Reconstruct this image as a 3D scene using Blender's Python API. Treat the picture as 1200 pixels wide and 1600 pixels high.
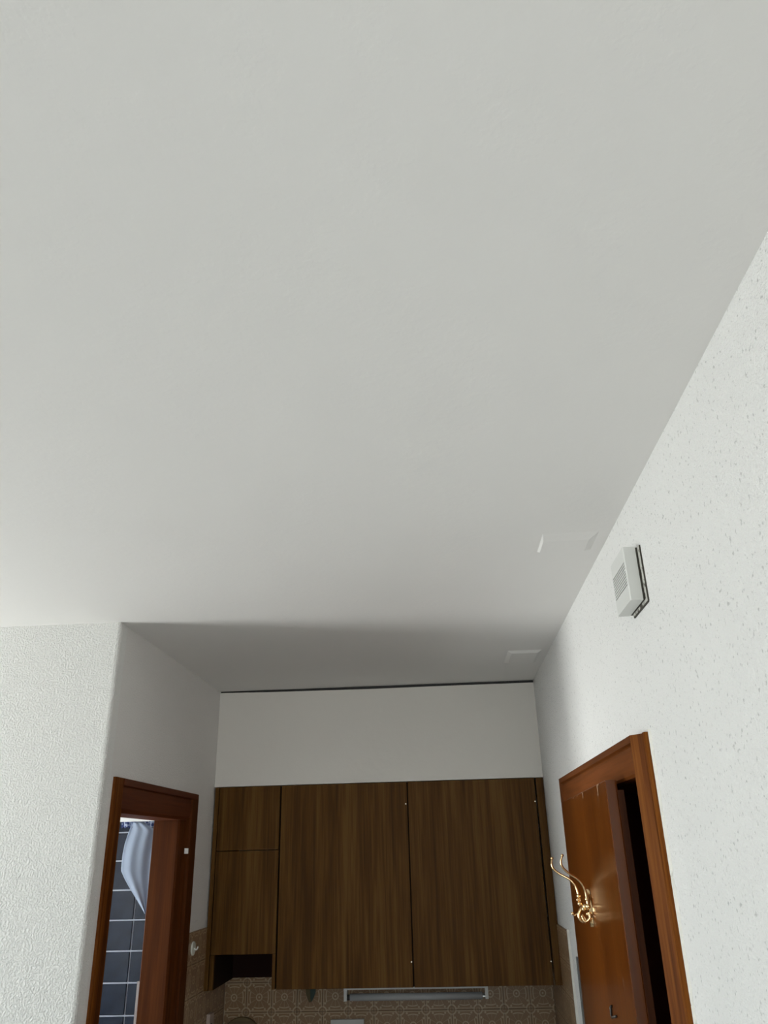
import bpy, bmesh, math, random
from mathutils import Vector, Matrix
from math import sin, cos, pi
random.seed(4)
for o in list(bpy.data.objects): bpy.data.objects.remove(o)
C = bpy.context.scene.collection

# ------------------------------------------------------------------ scale
S = 0.75          # metres per design unit (camera-to-ceiling height)
H0 = 1.79         # camera height above the floor
FZ = -H0 / S      # floor in design units
F = 1202.0
def _n(v): return v.normalized()
_D = _n(Vector((95, -527, -F)))
_V = Vector((-71, 2740, -F)); _V = _n(_V - _D * _V.dot(_D))
_X = _D.cross(_V)
ROT = Matrix((_X, _D, _V))
def W(x, y, z): return Vector((x * S, y * S, H0 + z * S))
def ray(px, py): return ROT @ Vector((px - 600, 800 - py, -F))
def aty(px, py, y): r = ray(px, py); return r * (y / r.y)      # design units
def atx(px, py, x): r = ray(px, py); return r * (x / r.x)

# ------------------------------------------------------------------ camera
cam = bpy.data.cameras.new('camera'); co = bpy.data.objects.new('camera', cam); C.objects.link(co)
m4 = ROT.to_4x4(); m4.translation = Vector((0, 0, H0)); co.matrix_world = m4
cam.sensor_fit = 'VERTICAL'; cam.sensor_height = 24; cam.lens = F / 1600 * 24
cam.clip_start = 0.02; cam.clip_end = 200
bpy.context.scene.camera = co

# ------------------------------------------------------------------ world: bright overcast sky over pale ground
SKY = 5.2
world = bpy.data.worlds.new('sky'); bpy.context.scene.world = world; world.use_nodes = True
wn = world.node_tree.nodes; wl = world.node_tree.links
for n in list(wn): wn.remove(n)
wo = wn.new('ShaderNodeOutputWorld'); wb = wn.new('ShaderNodeBackground')
wt = wn.new('ShaderNodeTexCoord'); ws = wn.new('ShaderNodeSeparateXYZ'); wr = wn.new('ShaderNodeValToRGB')
wm = wn.new('ShaderNodeMapRange'); wm.inputs['From Min'].default_value = -1; wm.inputs['From Max'].default_value = 1
wl.new(wt.outputs['Generated'], ws.inputs[0]); wl.new(ws.outputs['Z'], wm.inputs['Value'])
wl.new(wm.outputs[0], wr.inputs[0]); wl.new(wr.outputs[0], wb.inputs[0]); wl.new(wb.outputs[0], wo.inputs[0])
e = wr.color_ramp.elements
e[0].position = 0.0; e[0].color = (.97, .99, .965, 1)
e[1].position = 1.0; e[1].color = (.58, .69, .78, 1)
a = e.new(.485); a.color = (.99, 1.01, .985, 1)
a = e.new(.515); a.color = (.73, .81, .84, 1)
wb.inputs[1].default_value = SKY
sc = bpy.context.scene
sc.view_settings.view_transform = 'Standard'; sc.view_settings.look = 'None'
sc.view_settings.gamma = 1; sc.view_settings.use_curve_mapping = False
sc.view_settings.exposure = 1.83

XL, XR, YC, YB, YW = -1.443, .6332, 3.377, 5.10, 5.60    # alcove left/right, corner, cabinet front, back wall
XO = -5.2                                                  # outer (window) wall
# windows in the outer wall: (y0,y1,z0,z1)
XBATH = -3.3                                               # bathroom outer wall
WIN1 = (2.1, 3.24, -2.25, .78)
WIN3 = (-.25, .55, -.9, .62)                              # in the wall behind the viewer (x range)
WIN2 = (3.9, 5.1, -1.0, .15)
for wx, (y0, y1, z0, z1) in ((XO, WIN1), (XBATH, WIN2)):        # light portals filling the window openings
    L = bpy.data.lights.new('window_portal', 'AREA'); L.shape = 'RECTANGLE'
    L.size = (y1 - y0) * S; L.size_y = (z1 - z0) * S; L.cycles.is_portal = True
    o = bpy.data.objects.new('window_portal', L); C.objects.link(o)
    o.location = W(wx - .2, (y0 + y1) / 2, (z0 + z1) / 2)
    o.rotation_euler = (pi / 2, 0, -pi / 2)
x0, x1, z0, z1 = WIN3
L = bpy.data.lights.new('window_portal', 'AREA'); L.shape = 'RECTANGLE'; L.size = (x1 - x0) * S; L.size_y = (z1 - z0) * S; L.cycles.is_portal = True
o = bpy.data.objects.new('window_portal', L); C.objects.link(o); o.location = W((x0 + x1) / 2, -3.2, (z0 + z1) / 2); o.rotation_euler = (pi / 2, 0, 0)

# ------------------------------------------------------------------ materials
def newmat(name):
    m = bpy.data.materials.new(name); m.use_nodes = True
    return m, m.node_tree.nodes, m.node_tree.links, m.node_tree.nodes['Principled BSDF']
def plain(name, col, rough=.5, metal=0, spec=.5, bump=0, bscale=40):
    m, n, l, p = newmat(name)
    p.inputs['Base Color'].default_value = (*col, 1); p.inputs['Roughness'].default_value = rough
    p.inputs['Metallic'].default_value = metal; p.inputs['Specular IOR Level'].default_value = spec
    if bump:
        t = n.new('ShaderNodeTexCoord'); x = n.new('ShaderNodeTexNoise'); x.inputs['Scale'].default_value = bscale
        b = n.new('ShaderNodeBump'); b.inputs['Strength'].default_value = bump; b.inputs['Distance'].default_value = .003
        l.new(t.outputs['Object'], x.inputs['Vector']); l.new(x.outputs[0], b.inputs['Height']); l.new(b.outputs[0], p.inputs['Normal'])
    return m
def plaster(name, col, scale, dist, strength=1.0, speck=0.0, rough=.9, soft=(.42, .62)):
    m, n, l, p = newmat(name)
    p.inputs['Roughness'].default_value = rough; p.inputs['Specular IOR Level'].default_value = .2
    t = n.new('ShaderNodeTexCoord')
    x = n.new('ShaderNodeTexNoise'); x.inputs['Scale'].default_value = scale; x.inputs['Detail'].default_value = 3
    r = n.new('ShaderNodeMapRange'); r.interpolation_type = 'SMOOTHSTEP'
    r.inputs['From Min'].default_value = soft[0]; r.inputs['From Max'].default_value = soft[1]
    b = n.new('ShaderNodeBump'); b.inputs['Strength'].default_value = strength; b.inputs['Distance'].default_value = dist
    l.new(t.outputs['Object'], x.inputs['Vector']); l.new(x.outputs[0], r.inputs['Value']); l.new(r.outputs[0], b.inputs['Height'])
    l.new(b.outputs[0], p.inputs['Normal'])
    v = n.new('ShaderNodeTexNoise'); v.inputs['Scale'].default_value = 2.2; v.inputs['Detail'].default_value = 3
    mx = n.new('ShaderNodeMix'); mx.data_type = 'RGBA'
    mx.inputs['A'].default_value = (*[c * .965 for c in col], 1); mx.inputs['B'].default_value = (*col, 1)
    l.new(t.outputs['Object'], v.inputs['Vector']); l.new(v.outputs[0], mx.inputs['Factor'])
    out = mx.outputs['Result']
    if speck:
        s = n.new('ShaderNodeTexNoise'); s.inputs['Scale'].default_value = scale * .55; s.inputs['Detail'].default_value = 4
        sr = n.new('ShaderNodeMapRange'); sr.inputs['From Min'].default_value = .62; sr.inputs['From Max'].default_value = .70
        sr.inputs['To Max'].default_value = speck
        m2 = n.new('ShaderNodeMix'); m2.data_type = 'RGBA'; m2.inputs['B'].default_value = (*[c * .5 for c in col], 1)
        l.new(t.outputs['Object'], s.inputs['Vector']); l.new(s.outputs[0], sr.inputs['Value'])
        l.new(sr.outputs[0], m2.inputs['Factor']); l.new(out, m2.inputs['A']); out = m2.outputs['Result']
    l.new(out, p.inputs['Base Color'])
    return m
def wood(name, dark, mid, light, axis='z', rough=.35, scale=1.0, coat=0.0, fine=1.0, seed=0.0, spec=.5):
    m, n, l, p = newmat(name)
    t = n.new('ShaderNodeTexCoord'); mp = n.new('ShaderNodeMapping')
    mp.inputs['Location'].default_value = (seed, seed * 1.7, seed * .6)
    s = [16 * scale] * 3; s['xyz'.index(axis)] = .9 * scale
    mp.inputs['Scale'].default_value = s
    a = n.new('ShaderNodeTexNoise'); a.inputs['Scale'].default_value = 1.0; a.inputs['Detail'].default_value = 4; a.inputs['Distortion'].default_value = .6
    mp2 = n.new('ShaderNodeMapping'); s2 = [130 * fine] * 3; s2['xyz'.index(axis)] = 3.5 * fine
    mp2.inputs['Scale'].default_value = s2
    b = n.new('ShaderNodeTexNoise'); b.inputs['Scale'].default_value = 1.0; b.inputs['Detail'].default_value = 3
    l.new(t.outputs['Object'], mp.inputs[0]); l.new(mp.outputs[0], a.inputs['Vector'])
    l.new(t.outputs['Object'], mp2.inputs[0]); l.new(mp2.outputs[0], b.inputs['Vector'])
    mth = n.new('ShaderNodeMath'); mth.operation = 'MULTIPLY_ADD'; mth.inputs[1].default_value = .45
    l.new(b.outputs[0], mth.inputs[0]); 
    m3 = n.new('ShaderNodeMath'); m3.operation = 'MULTIPLY'; m3.inputs[1].default_value = .62
    l.new(a.outputs[0], m3.inputs[0]); l.new(m3.outputs[0], mth.inputs[2])
    r = n.new('ShaderNodeValToRGB'); q = r.color_ramp.elements
    q[0].position = .40; q[0].color = (*dark, 1); q[1].position = .68; q[1].color = (*light, 1)
    c = q.new(.54); c.color = (*mid, 1)
    l.new(mth.outputs[0], r.inputs[0]); l.new(r.outputs[0], p.inputs['Base Color'])
    p.inputs['Roughness'].default_value = rough; p.inputs['Coat Weight'].default_value = coat
    p.inputs['Coat Roughness'].default_value = .16; p.inputs['Specular IOR Level'].default_value = spec
    bp = n.new('ShaderNodeBump'); bp.inputs['Strength'].default_value = .15; bp.inputs['Distance'].default_value = .001
    l.new(mth.outputs[0], bp.inputs['Height']); l.new(bp.outputs[0], p.inputs['Normal'])
    return m

M = {}
M['ceiling'] = plaster('ceiling_paint', (.83, .82, .80), 60, .0003, .4)
M['wall_rough'] = plaster('rough_plaster', (.86, .86, .835), 165, .0024, .85, soft=(.38, .66))
M['wall_right'] = plaster('fine_rough_plaster', (.87, .87, .855), 200, .0018, .8, speck=.6, soft=(.40, .66))
M['alcove'] = plaster('alcove_plaster', (.84, .825, .80), 180, .0013, .8, soft=(.40, .64))
M['board'] = plaster('soffit_paint', (.80, .775, .73), 30, .0004, .4)
M['floor'] = wood('floor_parquet', (.30, .285, .26), (.36, .345, .32), (.42, .405, .38), 'y', .45)
M['frame'] = wood('frame_wood', (.062, .016, .002), (.13, .037, .0050), (.22, .074, .012), 'z', .55, coat=.0, spec=.06, fine=1.0, scale=1.6)
M['frame_y'] = wood('frame_wood_y', (.095, .026, .004), (.135, .038, .007), (.175, .052, .012), 'y', .5, coat=.0, spec=.08)
M['leaf'] = wood('door_leaf_wood', (.095, .022, .001), (.125, .030, .0015), (.155, .041, .003), 'z', .3, scale=.5, coat=.3, spec=.15, fine=.5)
M['leaf_edge'] = wood('door_edge_wood', (.12, .032, .010), (.15, .042, .013), (.18, .055, .018), 'z', .5, spec=.05)
M['redwood'] = wood('dark_red_wood', (.060, .014, .0022), (.084, .022, .0035), (.112, .032, .006), 'z', .5, spec=.12)
M['redwood_y'] = wood('dark_red_wood_y', (.07, .015, .004), (.095, .022, .006), (.125, .032, .009), 'y', .5, spec=.12)
M['cab'] = wood('cabinet_laminate', (.060, .024, .0030), (.098, .043, .0070), (.142, .070, .016), 'z', .5, scale=1.5, fine=1.0, spec=.10)
M['cab2'] = wood('cabinet_laminate_b', (.060, .024, .0032), (.096, .042, .0072), (.138, .068, .016), 'z', .5, scale=1.2, fine=1.0, seed=3.1, spec=.10)
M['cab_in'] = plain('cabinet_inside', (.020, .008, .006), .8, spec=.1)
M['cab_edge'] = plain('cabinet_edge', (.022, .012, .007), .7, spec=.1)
M['pin'] = plain('hinge_pin', (.75, .68, .58), .3, .6)
M['grout'] = plain('grout', (.42, .33, .24), .9)
M['grout_light'] = plain('pale_grout', (.42, .44, .52), .8)
M['white_plastic'] = plain('white_plastic', (.80, .80, .78), .4)
M['chime'] = plain('aged_white_plastic', (.70, .71, .685), .4)
M['chime_gap'] = plain('dark_gap', (.05, .045, .035), .8)
def stained():
    m, n, l, p = newmat('stained_back_plate'); t = n.new('ShaderNodeTexCoord'); x = n.new('ShaderNodeTexNoise'); x.inputs['Scale'].default_value = 90
    q = n.new('ShaderNodeValToRGB'); e = q.color_ramp.elements; e[0].position = .40; e[0].color = (.07, .06, .045, 1); e[1].position = .52; e[1].color = (.60, .60, .55, 1)
    l.new(t.outputs['Object'], x.inputs['Vector']); l.new(x.outputs[0], q.inputs[0]); l.new(q.outputs[0], p.inputs['Base Color']); return m
M['chime_back'] = stained()
M['caulk'] = plain('old_caulk', (.80, .785, .73), .9, bump=.8, bscale=150)
M['brass'] = plain('polished_brass', (.86, .62, .34), .16, 1)
M['steel'] = plain('bright_steel', (.85, .85, .86), .2, 1)
M['tube'] = plain('lamp_tube', (.40, .41, .42), .25)
M['lamp_white'] = plain('lamp_enamel', (.55, .55, .53), .4)
M['black'] = plain('black_plastic_and_shade', (.015, .015, .015), .5)
M['darkgreen'] = plain('dark_green_cloth', (.028, .052, .042), .7)
M['olive'] = plain('olive_cloth', (.085, .065, .022), .7)
M['board_wood'] = wood('chopping_board', (.10, .062, .02), (.14, .09, .03), (.18, .12, .045), 'x', .5)
M['worktop'] = plain('worktop', (.35, .32, .27), .4)
M['grey_strip'] = plain('grey_metal', (.15, .15, .15), .6, .0)
M['hookblack'] = plain('dark_iron', (.03, .02, .012), .6)
M['rail'] = plain('curtain_rail', (.72, .74, .74), .5)

def mathn(n, l, op, a, b=None, c=None):
    q = n.new('ShaderNodeMath'); q.operation = op
    for i, v in enumerate((a, b, c)):
        if v is None: continue
        if isinstance(v, (int, float)): q.inputs[i].default_value = v
        else: l.new(v, q.inputs[i])
    return q.outputs[0]
def tile_mat():
    m, n, l, p = newmat('ornament_tile')
    t = n.new('ShaderNodeTexCoord'); s = n.new('ShaderNodeSeparateXYZ'); l.new(t.outputs['UV'], s.inputs[0])
    f = lambda *a: mathn(n, l, *a)
    u = f('SUBTRACT', s.outputs[0], .5); v = f('SUBTRACT', s.outputs[1], .5)
    au = f('ABSOLUTE', u); av = f('ABSOLUTE', v)
    r = f('SQRT', f('ADD', f('MULTIPLY', u, u), f('MULTIPLY', v, v)))
    th = f('ARCTAN2', v, u)
    def line(x, c, w):      # 1 where |x-c|<w
        return f('SMOOTH_MIN', f('LESS_THAN', f('ABSOLUTE', f('SUBTRACT', x, c)), w), 1.0, .01)
    inner = line(r, .11, .022)
    dot = f('LESS_THAN', r, .035)
    petal = f('MULTIPLY', f('GREATER_THAN', f('COSINE', f('MULTIPLY', th, 12)), .86),
              f('MULTIPLY', f('GREATER_THAN', r, .14), f('LESS_THAN', r, .34)))
    petal = f('MULTIPLY', petal, .45)
    # scalloped outer ring, broken near the diagonals
    k = f('MAXIMUM', au, av)
    sc_ = f('ADD', f('MULTIPLY', r, .65), f('MULTIPLY', k, .35))
    outer = f('MULTIPLY', line(sc_, .365, .02), f('GREATER_THAN', f('ABSOLUTE', f('COSINE', f('MULTIPLY', th, 2))), .45))
    cu = f('SUBTRACT', .5, au); cv = f('SUBTRACT', .5, av)
    rc = f('SQRT', f('ADD', f('MULTIPLY', cu, cu), f('MULTIPLY', cv, cv)))
    corner = line(rc, .155, .025)
    cdot = line(rc, .06, .02)
    band = f('MULTIPLY', line(f('MINIMUM', cu, cv), .045, .014), f('GREATER_THAN', rc, .17))
    knob = f('LESS_THAN', f('SQRT', f('ADD', f('POWER', f('SUBTRACT', f('MAXIMUM', au, av), .40), 2.0), f('POWER', f('SUBTRACT', f('MINIMUM', au, av), .235), 2.0))), .038)
    tot = inner
    for q in (dot, petal, outer, corner, f('MULTIPLY', cdot, .5), band, knob): tot = f('MAXIMUM', tot, q)
    nz = n.new('ShaderNodeTexNoise'); nz.inputs['Scale'].default_value = 60; l.new(t.outputs['Object'], nz.inputs['Vector'])
    tot = f('MULTIPLY', tot, f('MULTIPLY_ADD', nz.outputs[0], .5, .45))
    mx = n.new('ShaderNodeMix'); mx.data_type = 'RGBA'
    mx.inputs['A'].default_value = (.27, .165, .09, 1); mx.inputs['B'].default_value = (.56, .44, .29, 1)
    l.new(tot, mx.inputs['Factor']); l.new(mx.outputs['Result'], p.inputs['Base Color'])
    p.inputs['Roughness'].default_value = .28; p.inputs['Specular IOR Level'].default_value = .3
    return m
M['tile'] = tile_mat()
def navy():
    m, n, l, p = newmat('navy_tile')
    t = n.new('ShaderNodeTexCoord'); x = n.new('ShaderNodeTexNoise'); x.inputs['Scale'].default_value = 9; x.inputs['Detail'].default_value = 4
    r = n.new('ShaderNodeValToRGB'); q = r.color_ramp.elements
    q[0].position = .3; q[0].color = (.006, .009, .018, 1); q[1].position = .75; q[1].color = (.020, .027, .048, 1)
    l.new(t.outputs['Object'], x.inputs['Vector']); l.new(x.outputs[0], r.inputs[0]); l.new(r.outputs[0], p.inputs['Base Color'])
    p.inputs['Roughness'].default_value = .10; p.inputs['Specular IOR Level'].default_value = .35
    b = n.new('ShaderNodeBump'); b.inputs['Strength'].default_value = .25; b.inputs['Distance'].default_value = .004
    y = n.new('ShaderNodeTexNoise'); y.inputs['Scale'].default_value = 14; l.new(t.outputs['Object'], y.inputs['Vector'])
    l.new(y.outputs[0], b.inputs['Height']); l.new(b.outputs[0], p.inputs['Normal'])
    return m
M['navy'] = navy()
def sheer():
    m, n, l, p = newmat('sheer_curtain')
    p.inputs['Base Color'].default_value = (.42, .49, .60, 1); p.inputs['Roughness'].default_value = .8
    tr = n.new('ShaderNodeBsdfTranslucent'); tr.inputs[0].default_value = (.45, .54, .70, 1)
    mx = n.new('ShaderNodeMixShader'); mx.inputs[0].default_value = .5
    l.new(p.outputs[0], mx.inputs[1]); l.new(tr.outputs[0], mx.inputs[2]); l.new(mx.outputs[0], n['Material Output'].inputs[0])
    return m
M['sheer'] = sheer()
def lace():
    m, n, l, p = newmat('blue_lace_band')
    t = n.new('ShaderNodeTexCoord'); x = n.new('ShaderNodeTexVoronoi'); x.inputs['Scale'].default_value = 70
    r = n.new('ShaderNodeValToRGB'); q = r.color_ramp.elements
    q[0].position = .42; q[0].color = (.035, .06, .22, 1); q[1].position = .62; q[1].color = (.45, .52, .68, 1)
    l.new(t.outputs['Object'], x.inputs['Vector']); l.new(x.outputs[0], r.inputs[0]); l.new(r.outputs[0], p.inputs['Base Color'])
    return m
M['lace'] = lace()

# ------------------------------------------------------------------ mesh helpers (design units in, metres out)
def new(): return bmesh.new()
def base_of(p):
    v = Vector((0, 0, 0))
    while p is not None: v += p.location; p = p.parent
    return v
def obj(name, bm, mat, parent=None, smooth=False, bevel=0, seg=2):
    bmesh.ops.recalc_face_normals(bm, faces=bm.faces)
    me = bpy.data.meshes.new(name)
    if parent is not None:
        b = base_of(parent)
        for v in bm.verts: v.co -= b
    bm.to_mesh(me); bm.free()
    mats = mat if isinstance(mat, (list, tuple)) else [mat]
    for k in mats: me.materials.append(M[k] if isinstance(k, str) else k)
    o = bpy.data.objects.new(name, me); C.objects.link(o); o.parent = parent
    if smooth:
        for f in me.polygons: f.use_smooth = True
    if bevel:
        md = o.modifiers.new('bevel', 'BEVEL'); md.width = bevel; md.segments = seg; md.limit_method = 'ANGLE'; md.angle_limit = .6
    return o
def thing(name, loc, label=None, cat=None, group=None, kind=None):
    o = bpy.data.objects.new(name, None); C.objects.link(o); o.location = W(*loc); o.empty_display_size = .05
    return tag(o, label, cat, group, kind)
def tag(o, label=None, cat=None, group=None, kind=None):
    if label: o['label'] = label
    if cat: o['category'] = cat
    if group: o['group'] = group
    if kind: o['kind'] = kind
    return o
def box(bm, x0, x1, y0, y1, z0, z1):
    vs = [bm.verts.new(W(x, y, z)) for x in (x0, x1) for y in (y0, y1) for z in (z0, z1)]
    for f in ((0, 1, 3, 2), (4, 6, 7, 5), (0, 4, 5, 1), (2, 3, 7, 6), (0, 2, 6, 4), (1, 5, 7, 3)): bm.faces.new([vs[i] for i in f])
    return vs
def B(*a): bm = new(); box(bm, *a); return bm
def prism(bm, pts, z0, z1):      # polygon in (x,y) swept in z
    lo = [bm.verts.new(W(x, y, z0)) for x, y in pts]; hi = [bm.verts.new(W(x, y, z1)) for x, y in pts]
    n = len(pts); bm.faces.new(lo[::-1]); bm.faces.new(hi)
    for i in range(n): bm.faces.new((lo[i], lo[(i + 1) % n], hi[(i + 1) % n], hi[i]))
def prism_y(bm, pts, y0, y1):    # polygon in (x,z) swept in y
    lo = [bm.verts.new(W(x, y0, z)) for x, z in pts]; hi = [bm.verts.new(W(x, y1, z)) for x, z in pts]
    n = len(pts); bm.faces.new(lo[::-1]); bm.faces.new(hi)
    for i in range(n): bm.faces.new((lo[i], lo[(i + 1) % n], hi[(i + 1) % n], hi[i]))
def wall(axis, c0, c1, u0, u1, z0, z1, holes):
    """wall slab perpendicular to axis ('x' or 'y'), with rectangular openings"""
    bm = new()
    us = sorted({u0, u1, *[h[0] for h in holes], *[h[1] for h in holes]}); zs = sorted({z0, z1, *[h[2] for h in holes], *[h[3] for h in holes]})
    P = (lambda c, u, z: W(c, u, z)) if axis == 'x' else (lambda c, u, z: W(u, c, z))
    solid = {}
    for i in range(len(us) - 1):
        for j in range(len(zs) - 1):
            mu = (us[i] + us[i + 1]) / 2; mz = (zs[j] + zs[j + 1]) / 2
            solid[i, j] = not any(h[0] < mu < h[1] and h[2] < mz < h[3] for h in holes)
    cache = {}
    def V(c, u, z):
        k = (c, u, z)
        if k not in cache: cache[k] = bm.verts.new(P(c, u, z))
        return cache[k]
    for (i, j), s in solid.items():
        if not s: continue
        a, b, c, d = us[i], us[i + 1], zs[j], zs[j + 1]
        for cc in (c0, c1): bm.faces.new((V(cc, a, c), V(cc, b, c), V(cc, b, d), V(cc, a, d)))
        for di, dj, q in ((-1, 0, ((a, c), (a, d))), (1, 0, ((b, c), (b, d))), (0, -1, ((a, c), (b, c))), (0, 1, ((a, d), (b, d)))):
            if not solid.get((i + di, j + dj), False):
                (p, r), (s_, t_) = q
                bm.faces.new((V(c0, p, r), V(c0, s_, t_), V(c1, s_, t_), V(c1, p, r)))
    return bm
def tube(bm, pts, radii, seg=10, world=False):
    pts = [p if world else W(*p) for p in pts]
    if isinstance(radii, (int, float)): radii = [radii] * len(pts)
    rings = []; prev = None
    for i, p in enumerate(pts):
        t = (pts[min(i + 1, len(pts) - 1)] - pts[max(i - 1, 0)]).normalized()
        if prev is None:
            a = t.orthogonal().normalized()
        else:
            a = (prev - t * prev.dot(t)).normalized()
        prev = a; b = t.cross(a)
        rings.append([bm.verts.new(p + (a * cos(2 * pi * k / seg) + b * sin(2 * pi * k / seg)) * radii[i]) for k in range(seg)])
    for r0, r1 in zip(rings, rings[1:]):
        for k in range(seg): bm.faces.new((r0[k], r0[(k + 1) % seg], r1[(k + 1) % seg], r1[k]))
    bm.faces.new(rings[0][::-1]); bm.faces.new(rings[-1])
def smoothpts(P, n=6):
    P = [Vector(p) for p in P]; out = []
    Q = [P[0] * 2 - P[1]] + P + [P[-1] * 2 - P[-2]]
    for i in range(1, len(Q) - 2):
        for k in range(n):
            t = k / n; a, b, c, d = Q[i - 1:i + 3]
            out.append(.5 * ((2 * b) + (c - a) * t + (2 * a - 5 * b + 4 * c - d) * t * t + (3 * b - a - 3 * c + d) * t ** 3))
    out.append(P[-1]); return out
def ball(bm, c, r, sx=1, sy=1, sz=1):
    bmesh.ops.create_uvsphere(bm, u_segments=14, v_segments=8, radius=r, matrix=Matrix.Translation(c) @ Matrix.Diagonal((sx, sy, sz, 1)))

# ------------------------------------------------------------------ the room shell
CEIL = 1.0
struct = lambda o, label: tag(o, label, None, None, 'structure')
def slab(z0, z1):
    bm = new(); prism(bm, [(XO - .2, -3.2), (2.2, -3.2), (2.2, 5.8), (XBATH - .2, 5.8), (XBATH - .2, YC + .17), (XO - .2, YC + .17)], z0, z1); return bm
struct(obj('floor', slab(FZ - .15, FZ), 'floor'), 'brown parquet floor of the room')
ceil = struct(obj('ceiling', slab(CEIL, CEIL + .2), 'ceiling'), 'smooth white painted ceiling')
struct(obj('wall_left', wall('x', XO - .2, XO, -3.0, YC + .17, FZ, CEIL, [WIN1]), 'wall_rough'), 'white outer wall with the windows, out of frame to the left')
struct(obj('wall_bathroom_side', wall('x', XBATH - .2, XBATH, YC + .17, 5.8, FZ, CEIL, [WIN2]), 'alcove'), 'bathroom outer wall, out of frame')
struct(obj('wall_rear', wall('y', -3.2, -3.0, XO, XR, FZ, CEIL, [WIN3]), plain('light_wallpaper', (.80, .79, .76), .9)), 'pale papered wall behind the viewer')
# front-left wall with a slightly softened outer corner, runs to the corner of the alcove
bm = new()
prism(bm, [(XO, YC), (XL - .012, YC), (XL - .004, YC + .003), (XL, YC + .012), (XL, YC + .08), (XL - .16, YC + .08), (XL - .16, YC + .17), (XO, YC + .17)], FZ, CEIL)
struct(obj('wall_front_left', bm, 'wall_rough'), 'rough white plaster wall left of the alcove')
D2 = (3.60, 4.66, FZ, .235)          # opening of the bathroom door
walll = struct(obj('wall_alcove_left', wall('x', XL - .16, XL, YC + .08, YW, FZ, CEIL, [D2]), 'alcove'), 'white plaster side wall of the alcove above the left door')
wallb = struct(obj('wall_back', B(XL - .16, XR + .17, YW, YW + .2, FZ, CEIL), 'alcove'), 'back wall of the kitchen alcove with patterned tiles')
D1 = (2.50, 4.16, FZ, .235)
wallr = struct(obj('wall_right', wall('x', XR, XR + .17, -3.0, YW, FZ, CEIL, [D1]), 'wall_right'), 'white roughcast plaster wall on the right')
# bathroom and store room beyond the doors
YT = 5.6
wallbath = struct(obj('wall_bathroom', B(XBATH, XL - .16, YT, YT + .2, FZ, CEIL), 'grout_light'), 'dark blue tiled bathroom wall seen through the left door')
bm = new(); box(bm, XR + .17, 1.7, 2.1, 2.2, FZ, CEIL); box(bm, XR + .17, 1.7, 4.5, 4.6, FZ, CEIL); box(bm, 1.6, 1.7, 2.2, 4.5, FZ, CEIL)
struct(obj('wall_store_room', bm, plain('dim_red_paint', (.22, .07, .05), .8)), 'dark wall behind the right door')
# windows (outside the frame): white frames with mullions
def window(name, w, ys, label, XO=XO):
    y0, y1, z0, z1 = w
    t = thing(name, (XO - .1, (y0 + y1) / 2, z0), label, None, None, 'structure')
    b = .045
    obj('frame', wall('x', XO - .14, XO - .06, y0, y1, z0, z1, [(a + b, c - b, z0 + b, z1 - b) for a, c in zip([y0] + ys, ys + [y1])]), 'white_plastic', t)
window('window_1', WIN1, [], 'white framed balcony window, out of frame')
window('window_2', WIN2, [], 'bathroom window, out of frame', XBATH)
t = thing('window_3', (.15, -3.1, WIN3[2]), 'white framed window behind the viewer', None, None, 'structure')
obj('frame', wall('y', -3.14, -3.06, WIN3[0], WIN3[1], WIN3[2], WIN3[3], [(WIN3[0] + .045, .138, WIN3[2] + .045, WIN3[3] - .045), (.162, WIN3[1] - .045, WIN3[2] + .045, WIN3[3] - .045)]), 'white_plastic', t)

# soffit board over the cabinets, small black gap left under the ceiling
bm = new()
f = []
for y in (YB, YB + .25):
    f.append([bm.verts.new(W(x, y, z)) for x, z in ((XL + .001, .3965), (XR - .001, .3965), (XR - .001, .982), (.1, .982), (-.45, .980), (-1.1, .984), (XL + .001, .990))])
bm.faces.new(f[0]); bm.faces.new(f[1][::-1])
for i in range(7): bm.faces.new((f[0][i], f[0][(i + 1) % 7], f[1][(i + 1) % 7], f[1][i]))
soffit = struct(obj('trim_1', bm, 'board'), 'smooth off-white soffit board above the cabinets with a black gap along its top')
obj('gap_shade', B(XL + .002, XR - .002, YB + .012, YB + .030, .9935, .9995), 'black', soffit)  # black strips set inside the gap in place of its deep shade
obj('gap_shade', B(-1.25, XR - .002, YB + .012, YB + .030, .989, .9934), 'black', soffit)
obj('gap_shade', B(-.9, XR - .002, YB + .012, YB + .030, .9848, .9889), 'black', soffit)

# painted cover plates on the ceiling near the right wall
def plate(y0, y1, x0, x1, label, t, sl, sr, sn, sf):
    bm = new()
    a = [bm.verts.new(W(x, y, CEIL)) for x, y in ((x0, y0), (x1, y0), (x1, y1), (x0, y1))]
    b = [bm.verts.new(W(x, y, CEIL - t)) for x, y in ((x0 + sl, y0 + sn), (x1 - sr, y0 + sn), (x1 - sr, y1 - sf), (x0 + sl, y1 - sf))]
    bm.faces.new(b)
    for i in range(4): bm.faces.new((a[i], a[(i + 1) % 4], b[(i + 1) % 4], b[i]))
    o = obj('ceiling_cover_plate', bm, 'ceiling')
    tag(o, label, 'cover plate', 'painted cover plates on the ceiling'); return o
plate(2.525, 2.705, .397, .592, 'white painted square plate on the ceiling nearer the door chime', .007, .008, .026, .060, .010)
plate(4.262, 4.56, .405, .592, 'white painted plate on the ceiling nearest the soffit in the alcove shade', .012, .022, .022, .020, .03)

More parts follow.
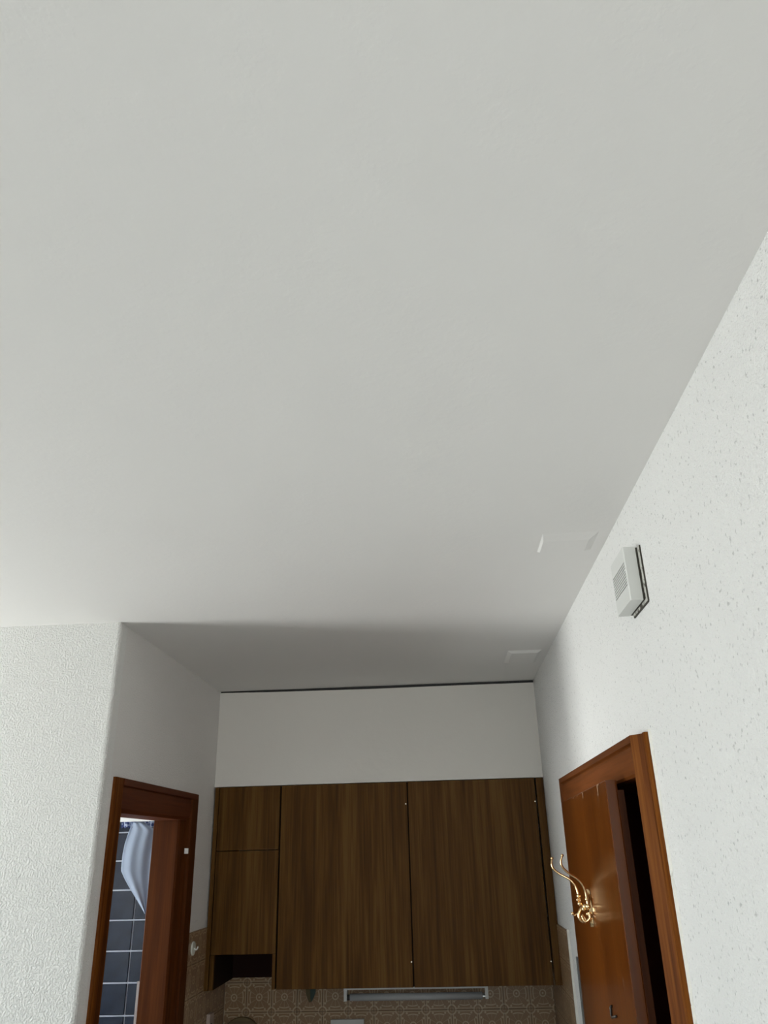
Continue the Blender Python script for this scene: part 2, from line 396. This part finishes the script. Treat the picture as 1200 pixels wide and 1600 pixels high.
# ------------------------------------------------------------------ tiled splashback
TW = .1608
def tile_mesh(fu0, fu1, fv0, fv1, axis):
    """one tile with a softened edge; local origin lower-left corner, size (fu1-fu0)*TW"""
    w = (fu1 - fu0) * TW * S; h = (fv1 - fv0) * TW * S; g = .0006; t = .005; e = .0010
    bm = new(); uvl = bm.loops.layers.uv.new('UVMap')
    def P(u, v, d): return {'y': (u, -d, v), 'l': (d, u, v), 'r': (-d, u, v)}[axis]
    o = [bm.verts.new(P(u, v, 0)) for u, v in ((g, g), (w - g, g), (w - g, h - g), (g, h - g))]
    m_ = [bm.verts.new(P(u, v, t - e)) for u, v in ((g, g), (w - g, g), (w - g, h - g), (g, h - g))]
    i_ = [bm.verts.new(P(u, v, t)) for u, v in ((g + e, g + e), (w - g - e, g + e), (w - g - e, h - g - e), (g + e, h - g - e))]
    bm.faces.new(i_)
    for q in range(4):
        r = (q + 1) % 4
        bm.faces.new((m_[q], m_[r], i_[r], i_[q])); bm.faces.new((o[q], o[r], m_[r], m_[q]))
    for fc in bm.faces:
        for lp in fc.loops:
            c = lp.vert.co; u = c.x if axis == 'y' else c.y
            lp[uvl].uv = (fu0 + u / (TW * S), fv0 + c.z / (TW * S))
    bmesh.ops.recalc_face_normals(bm, faces=bm.faces)
    me = bpy.data.meshes.new('tile'); bm.to_mesh(me); bm.free(); me.materials.append(M['tile']); return me
_tc = {}
def tiles(parent, axis, c, u0, u1, ua, za, z0, z1):
    """tile pieces on plane c, grid anchored at (ua, za), clipped to u0..u1, z0..z1"""
    i0 = math.floor((u0 - ua) / TW + 1e-4); i1 = math.ceil((u1 - ua) / TW - 1e-4)
    j0 = math.floor((z0 - za) / TW + 1e-4); j1 = math.ceil((z1 - za) / TW - 1e-4)
    for j in range(j0, j1):
        for i in range(i0, i1):
            a = max(ua + i * TW, u0); b = min(ua + (i + 1) * TW, u1); lo = max(za + j * TW, z0); hi = min(za + (j + 1) * TW, z1)
            if b - a < .01 or hi - lo < .01: continue
            k = tuple(round(q, 4) for q in ((a - ua) / TW - i, (b - ua) / TW - i, (lo - za) / TW - j, (hi - za) / TW - j)) + (axis,)
            if k not in _tc: _tc[k] = tile_mesh(*k)
            o = bpy.data.objects.new('tile', _tc[k]); C.objects.link(o); o.parent = parent
            o.location = W(a, c, lo) if axis == 'y' else W(c, a, lo)
WT = (.90 - H0) / S                      # worktop height
obj('grout', B(XL, XR, YW - .003, YW, WT, -.50), 'grout', wallb)
tiles(wallb, 'y', YW - .003, XL + .01, XR - .01, -1.2926 - TW, -.905, WT + .002, -.58)
obj('grout', B(XL, XL + .003, 4.735, YW - .004, WT, -.392), 'grout', walll)
tiles(walll, 'l', XL + .003, 4.735, YW - .014, 4.735 - .09, -.393 - 8 * TW, WT + .002, -.393)
obj('grout', B(XR - .003, XR, 4.68, YW - .004, WT, -.411), 'grout', wallr)
tiles(wallr, 'r', XR - .003, 4.68, YW - .014, 4.68, -.412 - 8 * TW, WT + .002, -.412)
# white plaster bead beside the right-hand tiling
bm = new()
zz = [WT + (-.405 - WT) * k / 24 for k in range(25)]
L1 = [(4.660 + random.uniform(-.006, .004), z) for z in zz]
vs = [[bm.verts.new(W(x, y, z)) for x, y in ((XR, yy), (XR - .011, yy + .006), (XR - .012, 4.676), (XR, 4.679))] for yy, z in L1]
for r0, r1 in zip(vs, vs[1:]):
    for k in range(4): bm.faces.new((r0[k], r0[(k + 1) % 4], r1[(k + 1) % 4], r1[k]))
obj('plaster_bead', bm, 'caulk', wallr)

# bathroom tiles, 44 mm grid lines lie at the photo's spacing
p0 = aty(209, 1440, YT); p1 = aty(181, 1587, YT); p2 = aty(181, 1438, YT)
BT = (p2.z - p1.z) / 3
def navy_mesh():
    w = BT * S; g = .0035; t = .006; e = .002
    bm = new()
    o = [bm.verts.new((u, 0, v)) for u, v in ((g, g), (w - g, g), (w - g, w - g), (g, w - g))]
    m_ = [bm.verts.new((u, -t + e, v)) for u, v in ((g, g), (w - g, g), (w - g, w - g), (g, w - g))]
    i_ = [bm.verts.new((u, -t, v)) for u, v in ((g + e, g + e), (w - g - e, g + e), (w - g - e, w - g - e), (g + e, w - g - e))]
    bm.faces.new(i_)
    for q in range(4):
        r = (q + 1) % 4
        bm.faces.new((m_[q], m_[r], i_[r], i_[q])); bm.faces.new((o[q], o[r], m_[r], m_[q]))
    bmesh.ops.recalc_face_normals(bm, faces=bm.faces)
    me = bpy.data.meshes.new('tile'); bm.to_mesh(me); bm.free(); me.materials.append(M['navy']); return me
nm = navy_mesh()
for i in range(-4, 4):
    for j in range(-9, 6):
        x = p0.x + i * BT; z = p2.z + j * BT
        if x + BT > XL - .165 or x < XBATH + .01 or z < FZ or z + BT > CEIL: continue
        o = bpy.data.objects.new('tile', nm); C.objects.link(o); o.parent = wallbath; o.location = W(x, YT - .001, z)
        o.rotation_euler = (random.uniform(-.006, .006), 0, random.uniform(-.006, .006))

# ------------------------------------------------------------------ right door: frame and leaf
t = thing('trim_2', (XR, 3.3, FZ), 'varnished reddish brown wooden frame of the right door', None, None, 'structure')
ZT = .309
def jamb_profile(y, s):   # section in (x,y) at outer edge y, direction s towards the opening
    P = [(0, 0), (.012, .002), (.018, .006), (.020, .020), (.008, .024), (.010, .030), (.041, .070), (.045, .076), (.043, .086), (.036, .094), (.030, .104), (.026, .118), (-.17, .118), (-.17, .07), (0, .07)]
    return [(XR - a - .0005, y + s * b) for a, b in P]
bm = new(); prism(bm, jamb_profile(2.432, 1), FZ, ZT); obj('jamb', bm, 'frame', t)
bm = new(); prism(bm, jamb_profile(4.205, -1), FZ, ZT); obj('jamb', bm, 'frame', t)
bm = new()
hp = [(.0005, .309), (.045, .309), (.045, .288), (.040, .284), (.036, .286), (.034, .280), (.034, .200), (.028, .192), (-.17, .192), (-.17, .24), (.0005, .24)]
prism_y(bm, [(XR - a, z) for a, z in hp], 2.513, 4.124); obj('head', bm, 'frame_y', t)
obj('lining', B(XR + .03, XR + .165, 4.02, 4.084, FZ, .19), 'redwood', t)

# leaf, opened a little into the room, hinged at its far side
N = Vector((.5367, 2.719)); Fp = Vector((.590, 4.065))
Fp = Vector((.580, 4.071)); dl = (Fp - N).normalized(); nl = Vector((dl.y, -dl.x))      # nl points to the wall side (+x)
def L(a, b): p = N + dl * a + nl * b; return (p.x, p.y)
LL = (Fp - N).length; LT = .1957
d = thing('door_1', (*L(LL, .03), FZ), 'glossy brown wooden door leaf standing slightly open in the right wall', None, None, 'structure')
bm = new(); prism(bm, [L(0, .0), L(LL, 0), L(LL, .034), L(0, .034)], FZ + .02, LT); obj('panel', bm, 'leaf', d, bevel=.0018)
bm = new(); prism(bm, [L(.0005, .0345), L(LL - .02, .0345), L(LL - .02, .036), L(.0005, .036)], FZ + .02, LT - .001); obj('edge_strip', bm, 'leaf_edge', d)
bm = new(); prism(bm, [L(.030, .0365), L(LL - .05, .0365), L(LL - .05, .062), L(.030, .062)], FZ + .02, LT - .03); obj('rebate', bm, 'redwood', d)
for z in (-.35, -1.75):
    bm = new(); p = L(LL + .012, .012); tube(bm, [(*p, z), (*p, z + .09)], .006, 12); obj('hinge', bm, 'steel', d, smooth=True)
# pale worn chips along the top edge of the leaf
bm = new()
def chip(a, z, w, h):
    q = [bm.verts.new(W(*L(aa, -.0012), zz)) for aa, zz in ((a, z), (a + w, z), (a + w * .8, z - h), (a + w * .25, z - h * .8))]
    bm.faces.new(q)
def leafpt(px, py):
    r = ray(px, py); n2 = Vector((-dl.y, dl.x)); k = N.dot(n2) / Vector((r.x, r.y)).dot(n2); p = r * k
    return (Vector((p.x, p.y)) - N).dot(dl), p.z
for px, py, w, h in ((936, 1222, .06, .007), (911, 1238, .02, .022), (934, 1226, .022, .04), (903, 1243, .03, .004), (928, 1402, .05, .004), (932, 1432, .09, .006), (938, 1466, .012, .006), (897, 1246, .03, .006), (974, 1528, .004, .05)):
    a_, z_ = leafpt(px, py); chip(a_, min(z_, LT - .001), w, h)
obj('worn_varnish', bm, plain('bare_wood_scratch', (.36, .20, .11), .6), d)

# ragged plaster edge along the near side of the right frame
bm = new(); rows = []
z = FZ
rnd = random.Random(7)
while z < ZT + .012:
    wdt = .006 + .009 * rnd.random() - (.004 if rnd.random() < .2 else 0)
    rows.append((z, 2.434 + rnd.uniform(0, .006), 2.433 - wdt))
    z += rnd.uniform(.012, .03)
vs = [[bm.verts.new(W(x, y, zz)) for x, y in ((XR - .0075, a), (XR - .007, (a + b) / 2), (XR - .0002, b), (XR - .0002, a))] for zz, a, b in rows]
for r0, r1 in zip(vs, vs[1:]):
    for k in range(4): bm.faces.new((r0[k], r0[(k + 1) % 4], r1[(k + 1) % 4], r1[k]))
obj('plaster_bead', bm, 'caulk', wallr)

# ------------------------------------------------------------------ brass coat hook on the leaf
YH = 3.42
lx = lambda y: N.x + dl.x / dl.y * (y - N.y)
hk = thing('coat_hook', (lx(YH), YH, -.26), 'polished brass double coat hook with long curved arms on the right door leaf', 'coat hook')
def px2(y, pts): return smoothpts([aty(a, b, y) for a, b in pts], 5)
def hooktube(name, y, pts, r0, r1, ends=(0, 0), ysp=0.0):
    P = [aty(a, b, y + ysp * (1 - k / (len(pts) - 1))) for k, (a, b) in enumerate(pts)]
    P = smoothpts(P, 5); n = len(P); bm = new()
    tube(bm, [W(*p) for p in P], [r0 + (r1 - r0) * k / (n - 1) for k in range(n)], 10, True)
    if ends[0]: ball(bm, W(*P[0]), ends[0])
    if ends[1]: ball(bm, W(*P[-1]), ends[1])
    return obj(name, bm, 'brass', hk, smooth=True)
base_px = aty(916, 1415, YH)
hooktube('upper_arm', YH + .03, [(862.5, 1341), (862, 1350), (866, 1359), (877, 1367), (890, 1374), (899, 1384), (903, 1394), (906, 1406), (910, 1416)], .0028, .0046, (.0042, 0), .03)
hooktube('upper_arm', YH - .02, [(878.5, 1336.5), (876.5, 1346), (879, 1355), (888, 1364), (899, 1371), (908, 1379), (914, 1390), (917, 1402), (919, 1414)], .0028, .0046, (.0042, 0), -.02)
hooktube('lower_arm', YH + .03, [(907.5, 1420), (904.5, 1428), (906, 1436), (912, 1440.5), (915, 1436), (911, 1431)], .0048, .0030, (0, .0048))
hooktube('lower_arm', YH - .02, [(920.5, 1425), (922, 1433), (918, 1438.5), (914, 1440), (911, 1436), (910, 1432)], .0048, .0030, (0, .0042))
hooktube('lower_arm', YH + .08, [(909, 1418), (904, 1426), (899, 1430), (895, 1427.5)], .0036, .0028, (0, .0050))
bm = new()
for px, py, yy, r in ((904, 1400, YH + .02, .0062), (906, 1412, YH + .02, .0070), (917, 1405, YH - .02, .0062), (919.5, 1416, YH - .015, .0078), (912, 1420, YH, .0062), (919, 1428, YH, .0060), (903, 1406, YH + .02, .0048)):
    ball(bm, W(*aty(px, py, yy)), r)
obj('knob_cluster', bm, 'brass', hk, smooth=True)
bm = new()
c = aty(919, 1420, YH)
for k in range(2):
    for sgn in (0,): pass
prof = [(-.062, .010), (-.05, .020), (-.03, .016), (-.015, .024), (.01, .024), (.03, .017), (.05, .021), (.064, .010), (.070, .003)]
zc = c.z
lo = []; hi = []
for zz, hw in prof:
    for s_, lst in ((-1, lo), (1, hi)):
        y = YH + s_ * hw
        lst.append((bm.verts.new(W(lx(y) - .0015, y, zc + zz)), bm.verts.new(W(lx(y) - .012, YH + s_ * hw * .7, zc + zz))))
for i in range(len(prof) - 1):
    bm.faces.new((lo[i][1], hi[i][1], hi[i + 1][1], lo[i + 1][1])); bm.faces.new((lo[i][0], hi[i][0], hi[i + 1][0], lo[i + 1][0]))
    bm.faces.new((lo[i][0], lo[i][1], lo[i + 1][1], lo[i + 1][0])); bm.faces.new((hi[i][0], hi[i][1], hi[i + 1][1], hi[i + 1][0]))
bm.faces.new((lo[0][0], hi[0][0], hi[0][1], lo[0][1])); bm.faces.new((lo[-1][0], hi[-1][0], hi[-1][1], lo[-1][1]))
obj('back_plate', bm, 'brass', hk)
bm = new()
tube(bm, [W(lx(YH) - .004, YH, zc), W(*aty(911, 1415, YH))], [.008, .005], 10, True)
obj('stem', bm, 'brass', hk, smooth=True)

# small dark L-shaped screw hook lower on the leaf
a_, z_ = leafpt(957, 1572); p = L(a_, 0)
bm = new()
bx_ = Vector((p[0], p[1], z_))
tube(bm, [bx_ + Vector((0, 0, 0)), bx_ + Vector((-.006, 0, -.001)), bx_ + Vector((-.007, 0, -.003)), bx_ + Vector((-.007, 0, -.030)), bx_ + Vector((-.007, -.004, -.033)), bx_ + Vector((-.007, -.085, -.016))], .0032, 8)
tag(obj('screw_hook', bm, 'hookblack', None, smooth=True), 'small dark L-shaped screw hook low on the right door leaf', 'hook')

# ------------------------------------------------------------------ left door: frame, leaf
t = thing('trim_3', (XL, 4.1, FZ), 'dark reddish wooden frame of the left door', None, None, 'structure')
ZL = .328
def jl(y, s, P): return [(XL + a, y + s * b) for a, b in P]
near = [(.0005, 0), (.012, .002), (.014, .012), (.016, .086), (.012, .094), (-.012, .098), (-.016, .110), (-.018, .170), (-.026, .186), (-.032, .200), (-.16, .200), (-.16, .13), (.0005, .13)]
far = [(.0005, 0), (.014, .002), (.015, .010), (.012, .100), (.002, .112), (-.004, .135), (-.012, .160), (-.020, .205), (-.030, .215), (-.165, .215), (-.165, .12), (.0005, .12)]
bm = new(); prism(bm, jl(3.484, 1, near), FZ, ZL); obj('jamb', bm, 'frame', t)
bm = new(); prism(bm, jl(4.735, -1, far), FZ, ZL - .001); obj('jamb', bm, 'redwood', t)
bm = new()
hp = [(.0005, .328), (.016, .328), (.016, .300), (.011, .296), (.004, .298), (.004, .200), (-.006, .184), (-.16, .184), (-.16, .24), (.0005, .24)]
prism_y(bm, [(XL + a, z) for a, z in hp], 3.576, 4.722); obj('head', bm, 'redwood_y', t)
a_ = atx(294, 1329, XL + .02)
obj('strike_tab', B(XL + .0005, XL + .02, a_.y - .006, a_.y + .006, a_.z - .016, a_.z + .012), 'white_plastic', t)

HN = Vector((XL - .185, 4.575)); lw = .84
lo_, hi_ = .15, .7                    # swing angle so that only a sliver of the leaf shows past the frame
q_ = aty(240.5, 1285, 1.0).x
for _ in range(40):
    mid = (lo_ + hi_) / 2; P_ = HN + Vector((-sin(mid), cos(mid))) * lw
    if P_.x / P_.y > q_: lo_ = mid
    else: hi_ = mid
d3 = Vector((-sin(mid), cos(mid))); n3 = Vector((d3.y, -d3.x))
def L3(a, b): p = HN + d3 * a + n3 * b; return (p.x, p.y)
d = thing('door_2', (*L3(0, .02), FZ), 'dark brown bathroom door leaf swung open inwards beyond the left door frame', None, None, 'structure')
bm = new(); prism(bm, [L3(0, 0), L3(lw, 0), L3(lw, .045), L3(0, .045)], FZ + .02, .178); obj('panel', bm, 'redwood', d, bevel=.0015)
zk = aty(213, 1532, HN.y + d3.y * lw).z
bm = new(); prism(bm, [L3(lw - .03, -.0005), L3(lw - .03, -.014), L3(lw + .003, -.014), L3(lw + .003, -.0005)], zk - .34, zk)
obj('lock_plate', bm, 'steel', d)

# ------------------------------------------------------------------ curtain in the bathroom
YQ = 4.95
ct = thing('curtain', tuple(aty(215, 1284, YQ)), 'sheer bluish white curtain with a pointed hem hanging beyond the left door', 'curtain')
bm = new()
left = [(1285, 205), (1292, 204), (1300, 201), (1318, 195), (1335, 191.5), (1360, 189), (1372, 194), (1385, 201), (1400, 210), (1415, 219), (1428, 226.5)]
def lerp(T, y):
    for (a, b), (c, d_) in zip(T, T[1:]):
        if y <= c: return b + (d_ - b) * (y - a) / (c - a)
    return T[-1][1]
right = [(1285, 225), (1290, 232), (1297, 244), (1428, 228)]
NR, NC = 30, 28; g = []
for i in range(NR + 1):
    py = 1285 + (1427.5 - 1285) * i / NR; row = []
    a, b = lerp(left, py), lerp(right, py)
    for j in range(NC + 1):
        u = j / NC; px = a + (b - a) * u
        fold = .003 * sin(u * 15 + .8 * sin(i * .12)) * (1 - .5 * i / NR) + .0045 * sin(u * 6 + 1.4 + i * .05)
        p = aty(px, py, YQ + fold * 1.6); row.append(bm.verts.new(W(*p)))
    g.append(row)
for i in range(NR):
    for j in range(NC): bm.faces.new((g[i][j], g[i][j + 1], g[i + 1][j + 1], g[i + 1][j]))
cl = obj('cloth', bm, 'sheer', ct, smooth=True)
md = cl.modifiers.new('thick', 'SOLIDIFY'); md.thickness = .0008
bm = new(); P = [aty(px, 1283, YQ + .02) for px in range(190, 252, 3)]; P2 = [aty(px, 1293 + 1.5 * sin(px), YQ + .02) for px in range(190, 252, 3)]
va = [bm.verts.new(W(p.x, p.y + .012 * sin(i * 1.9), p.z)) for i, p in enumerate(P)]; vb = [bm.verts.new(W(p.x, p.y + .012 * sin(i * 1.9), p.z)) for i, p in enumerate(P2)]
for i in range(len(va) - 1): bm.faces.new((va[i], va[i + 1], vb[i + 1], vb[i]))
o = obj('lace_band', bm, 'lace', ct); md = o.modifiers.new('thick', 'SOLIDIFY'); md.thickness = .001
a_ = aty(190, 1275, YQ); b_ = aty(255, 1282.5, YQ)
o = obj('curtain_rail', B(XBATH + .002, XL - .18, YQ - .02, YQ + .01, b_.z, a_.z - .003), 'rail')
tag(o, 'pale curtain rail above the sheer curtain beyond the left door', 'curtain rail')

# ------------------------------------------------------------------ wall cabinets
ZC0, ZC1 = -.7165, .3925
g_ = .0045
def door(parent, name, x0, x1, z0, z1, mat='cab'):
    return obj(name, B(x0, x1, YB, YB + .022, z0, z1), mat, parent, bevel=.0010)
def pin(parent, px, py):
    a = aty(px, py, YB); bm = new(); tube(bm, [(a.x, YB - .004, a.z), (a.x, YB + .001, a.z)], .0030, 8); obj('hinge_pin', bm, 'pin', parent)
# narrow unit on the left: two small doors above an open bay
n = thing('wall_cabinet', (-1.21, 5.3, ZC0), 'narrow brown wood-grain wall cabinet at left with two small doors above an open bay', 'cabinet', 'brown wall cabinets of the kitchenette')
x0, x1 = -1.4065, -1.0185
bm = new()
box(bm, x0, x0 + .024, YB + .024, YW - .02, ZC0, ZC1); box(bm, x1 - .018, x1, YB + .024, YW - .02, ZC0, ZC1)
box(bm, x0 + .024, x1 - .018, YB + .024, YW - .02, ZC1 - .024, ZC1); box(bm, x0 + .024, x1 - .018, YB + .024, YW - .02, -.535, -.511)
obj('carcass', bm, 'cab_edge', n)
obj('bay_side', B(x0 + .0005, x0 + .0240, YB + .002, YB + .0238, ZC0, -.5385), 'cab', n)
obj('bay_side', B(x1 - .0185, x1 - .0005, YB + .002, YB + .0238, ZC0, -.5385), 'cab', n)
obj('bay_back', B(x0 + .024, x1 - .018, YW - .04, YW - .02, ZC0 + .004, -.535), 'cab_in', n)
door(n, 'door', x0 + .001, x1 - .001, .0235, ZC1)
door(n, 'door', x0 + .001, x1 - .001, -.5365, .0195)
# two wide single-door units
def unit(x0, x1, label, mat, pins):
    n = thing('wall_cabinet', ((x0 + x1) / 2, 5.3, ZC0), label, 'cabinet', 'brown wall cabinets of the kitchenette')
    bm = new()
    box(bm, x0, x0 + .024, YB + .024, YW - .02, ZC0, ZC1); box(bm, x1 - .024, x1, YB + .024, YW - .02, ZC0, ZC1)
    box(bm, x0 + .024, x1 - .024, YB + .024, YW - .02, ZC1 - .024, ZC1); box(bm, x0 + .024, x1 - .024, YB + .024, YW - .02, ZC0, ZC0 + .024)
    obj('carcass', bm, 'cab_edge', n)
    door(n, 'door', x0 + .003, x1 - .003, ZC0, ZC1, mat)
    for p in pins: pin(n, *p)
unit(-1.0120, -.2160, 'wide brown wood-grain wall cabinet in the middle with one large door', 'cab', ((634, 1256), (643, 1503)))
unit(-.2145, .5765, 'wide brown wood-grain wall cabinet at right with one large door beside the narrow filler', 'cab2', ((836, 1252), (861, 1502)))
tag(obj('filler_strip', B(XL + .0085, -1.4095, YB - .002, YB + .02, ZC0 - .002, ZC1), 'cab', bevel=.001), 'narrow brown filler strip between the left alcove wall and the cabinets', 'filler strip', 'cabinet filler strips')
tag(obj('filler_strip', B(.5845, XR - .004, YB - .002, YB + .02, ZC0, ZC1), 'cab2', bevel=.001), 'narrow brown filler strip between the cabinets and the right wall', 'filler strip', 'cabinet filler strips')

# ------------------------------------------------------------------ lamp under the cabinets
YLp = 5.30
pl = aty(538, 1556, YLp); pr = aty(763, 1556, YLp); zt = aty(650, 1557, YLp).z
lm = thing('strip_lamp', ((pl.x + pr.x) / 2, YLp, ZC0), 'white fluorescent strip lamp with a grey tube under the wide cabinets', 'lamp')
obj('housing', B(pl.x, pr.x, YLp - .035, YLp + .05, ZC0 - .0315, ZC0 - .0008), 'lamp_white', lm, bevel=.001)
z563 = aty(540, 1563.5, YLp).z
obj('end_cap', B(pl.x, pl.x + .018, YLp - .03, YLp + .03, z563, ZC0 - .0318), 'lamp_white', lm, bevel=.001)
obj('end_cap', B(pr.x - .018, pr.x, YLp - .03, YLp + .03, z563 + .002, ZC0 - .0318), 'lamp_white', lm, bevel=.001)
bm = new(); tube(bm, [(pl.x + .034, YLp, zt), (pr.x - .034, YLp, zt)], .0145 , 16); obj('tube', bm, 'tube', lm, smooth=True)
bm = new(); tube(bm, [(pl.x + .018, YLp, zt), (pl.x + .034, YLp, zt)], .011, 14); obj('socket', bm, 'black', lm)
bm = new(); tube(bm, [(pr.x - .034, YLp, zt), (pr.x - .018, YLp, zt)], .011, 14); obj('socket', bm, 'steel', lm)

# dark green and olive cloth tip hanging under the middle cabinet
YG = 5.36
bm = new()
def ptip(pts, y0, y1):
    a = [bm.verts.new(W(*aty(px, py, y0))) for px, py in pts]; b = [bm.verts.new(W(*aty(px, py, y1))) for px, py in pts]
    bm.faces.new(a); bm.faces.new(b[::-1])
    for i in range(len(a)): bm.faces.new((a[i], a[(i + 1) % len(a)], b[(i + 1) % len(a)], b[i]))
gt = thing('hanging_cloth', tuple(aty(484, 1550, YG)), 'small dark green and olive pointed cloth hanging under the middle cabinet', 'cloth')
zz = ZC0 - .001
pt = aty(484, 1548, YG)
ptip([(484, 1545), (493.5, 1545), (493, 1551), (490.5, 1558), (487.5, 1564), (485, 1566.5), (484, 1558)], YG, YG + .012); obj('fold', bm, 'darkgreen', gt)
bm = new()
ptip([(477.5, 1545), (484.5, 1545), (485, 1558), (486, 1566), (483, 1566.5), (480, 1560), (478, 1552)], YG - .006, YG + .004); obj('fold', bm, 'olive', gt)

# white double socket on the tiles
a_ = aty(517, 1592.5, YW - .02); b_ = aty(569, 1592.5, YW - .02)
w_ = thing('wall_socket', ((a_.x + b_.x) / 2, YW - .012, a_.z - .107), 'white double wall socket on the patterned tiles below the middle cabinet', 'socket')
obj('plate', B(a_.x, b_.x, YW - .035, YW - .0115, a_.z - .107, a_.z), 'lamp_white', w_, bevel=.002)
for sx in (.25, .75):
    cx = a_.x + (b_.x - a_.x) * sx
    bm = new(); tube(bm, [(cx, YW - .0355, a_.z - .054), (cx, YW - .0375, a_.z - .054)], .021, 20); obj('outlet', bm, 'rail', w_)

# pale socket plate with a dark inlet on the left tiles
p = atx(326, 1583, XL + .012)
w_ = thing('cable_outlet', (XL + .012, p.y, p.z - .10), 'small pinkish cable outlet plate on the left side tiles', 'cable outlet')
obj('plate', B(XL + .012, XL + .034, p.y - .045, p.y + .045, p.z - .115, p.z), plain('pinkish_plastic', (.46, .36, .31), .5), w_, bevel=.002)
bm = new(); tube(bm, [(XL + .0345, p.y - .02, p.z - .06), (XL + .038, p.y - .02, p.z - .06)], .010, 14); obj('inlet', bm, 'black', w_)

# white round adhesive hook on the uppermost left tile
p = atx(301, 1482, XL + .012)
w_ = thing('towel_hook', (XL + .012, p.y, p.z), 'white round adhesive hook on the top tile beside the left door', 'hook')
bm = new(); tube(bm, [(XL + .0115, p.y, p.z), (XL + .019, p.y, p.z), (XL + .021, p.y, p.z)], [.026, .026, .022], 24); obj('disc', bm, plain('ivory_plastic', (.78, .80, .72), .4), w_, smooth=False)
bm = new(); tube(bm, smoothpts([(XL + .02, p.y, p.z), (XL + .035, p.y, p.z - .006), (XL + .042, p.y, p.z + .008)], 3), .003, 8); obj('peg', bm, 'white_plastic', w_, smooth=True)

# round wooden board leaning on the back tiles, standing on the worktop
top = aty(380, 1591, YW - .05); Rb = (top.z - WT) / 2 / .985
cx = aty(377, 1591, YW - .05).x
bm = new(); seg = 48
cz = WT + Rb * .99; lean = .06
fr = [(cx + Rb * cos(q), cz + Rb * sin(q)) for q in [2 * pi * k / seg for k in range(seg)]]
yy = lambda z: YW - .040 - (top.z - z) * lean
va = [bm.verts.new(W(x, yy(z), z + .0015)) for x, z in fr]; vb = [bm.verts.new(W(x, yy(z) + .024, z + .0015)) for x, z in fr]
bm.faces.new(va); bm.faces.new(vb[::-1])
for i in range(seg): bm.faces.new((va[i], va[(i + 1) % seg], vb[(i + 1) % seg], vb[i]))
tag(obj('chopping_board', bm, 'board_wood', bevel=.003), 'round olive brown wooden board leaning on the tiles below the left cabinet', 'chopping board')

# grey conduit on the right wall between tiles and door leaf
p = atx(902, 1494, XR); 
o = obj('cable_conduit', B(XR - .010, XR - .0005, p.y - .052, p.y - .012, WT + .01, p.z), 'grey_strip', bevel=.0015)
tag(o, 'grey vertical cable conduit on the right wall behind the door leaf', 'conduit')

# worktop with base units (below the frame)
t = thing('worktop', (-.4, 5.2, WT - .05), 'pale worktop of the kitchenette, just below the picture', 'worktop')
obj('slab', B(XL + .014, XR - .016, 4.80, YW - .012, WT - .05, WT), 'worktop', t, bevel=.002)
for k in range(3):
    xa = XL + .014 + k * (XR - XL - .03) / 3; xb = xa + (XR - XL - .03) / 3 - .003
    t = thing('base_cabinet', ((xa + xb) / 2, 5.2, FZ), ('brown base cabinet at the left end of the worktop', 'brown base cabinet under the middle of the worktop', 'brown base cabinet at the right end of the worktop')[k], 'cabinet')
    obj('carcass', B(xa, xb, 4.87, YW - .014, FZ, WT - .051), 'cab_edge', t); obj('door', B(xa + .003, xb - .003, 4.845, 4.869, FZ + .12, WT - .056), 'cab', t)

# ------------------------------------------------------------------ door chime on the right wall
ch = thing('door_chime', (XR, 2.32, .66), 'white plastic door chime box with ribbed grille high on the right wall', 'door chime')
X0, X1 = .5848, .6225; y0, y1, z0, z1 = 2.235, 2.414, .661, .829
# housing in section (x,z profile swept in y) with eight horizontal grooves cut in the front
bm = new()
prof = [(X1, z0), (X0, z0)]
zt_, zb_ = .785, .708
ng = 9; p_ = (zt_ - zb_) / ng
for k in range(ng):
    zc = zb_ + p_ * (k + .5)
    prof += [(X0, zc - .0019), (X0 + .010, zc - .0019), (X0 + .010, zc + .0019), (X0, zc + .0019)]
prof += [(X0, z1), (X1, z1)]
prism_y(bm, prof, y0 + .007, y1 - .007)
for fc in bm.faces:
    if len(fc.verts) == 4 and all(abs(v.co.x - (X0 + .010) * S) < 1e-5 for v in fc.verts): fc.material_index = 1
obj('grille', bm, ['chime', 'chime_gap'], ch)
bm = new(); prism(bm, [(X1, y0), (X0 + .003, y0), (X0, y0 + .0035), (X0, y0 + .0065), (X1, y0 + .0065)], z0, z1); obj('side', bm, 'chime', ch)
bm = new(); prism(bm, [(X1, y1), (X0 + .003, y1), (X0, y1 - .0035), (X0, y1 - .0065), (X1, y1 - .0065)], z0, z1); obj('side', bm, 'chime', ch)
# dark recess then pale back plate, slightly larger and shifted towards the viewer
obj('recess', B(X1, XR - .0015, y0 + .001, y1 - .004, z0 + .001, z1 - .003), 'chime_gap', ch)
bm = new()
rn = random.Random(3); zs_ = [z0 - .008 + (z1 - z0 + .004) * k / 16 for k in range(17)]
vs = []
for z in zs_:
    q = rn.uniform(-.002, .004)
    vs.append([bm.verts.new(W(x, y, z)) for x, y in ((XR - .0045, y0 - .016 + q), (XR - .0005, y0 - .020 + q), (XR - .0005, y1 - .02), (XR - .0045, y1 - .02))])
for r0, r1 in zip(vs, vs[1:]):
    for k in range(4): bm.faces.new((r0[k], r0[(k + 1) % 4], r1[(k + 1) % 4], r1[k]))
bm.faces.new(vs[0]); bm.faces.new(vs[-1][::-1])
obj('back_plate', bm, M['chime_back'], ch)
obj('gap_line', B(XR - .0044, XR - .0002, y0 - .0235, y0 - .0205, z0 - .010, z1 - .004), 'chime_gap', ch)
obj('gap_line', B(XR - .0044, XR - .0002, y0 - .0205, y1 - .02, z0 - .0125, z0 - .0085), 'chime_gap', ch)
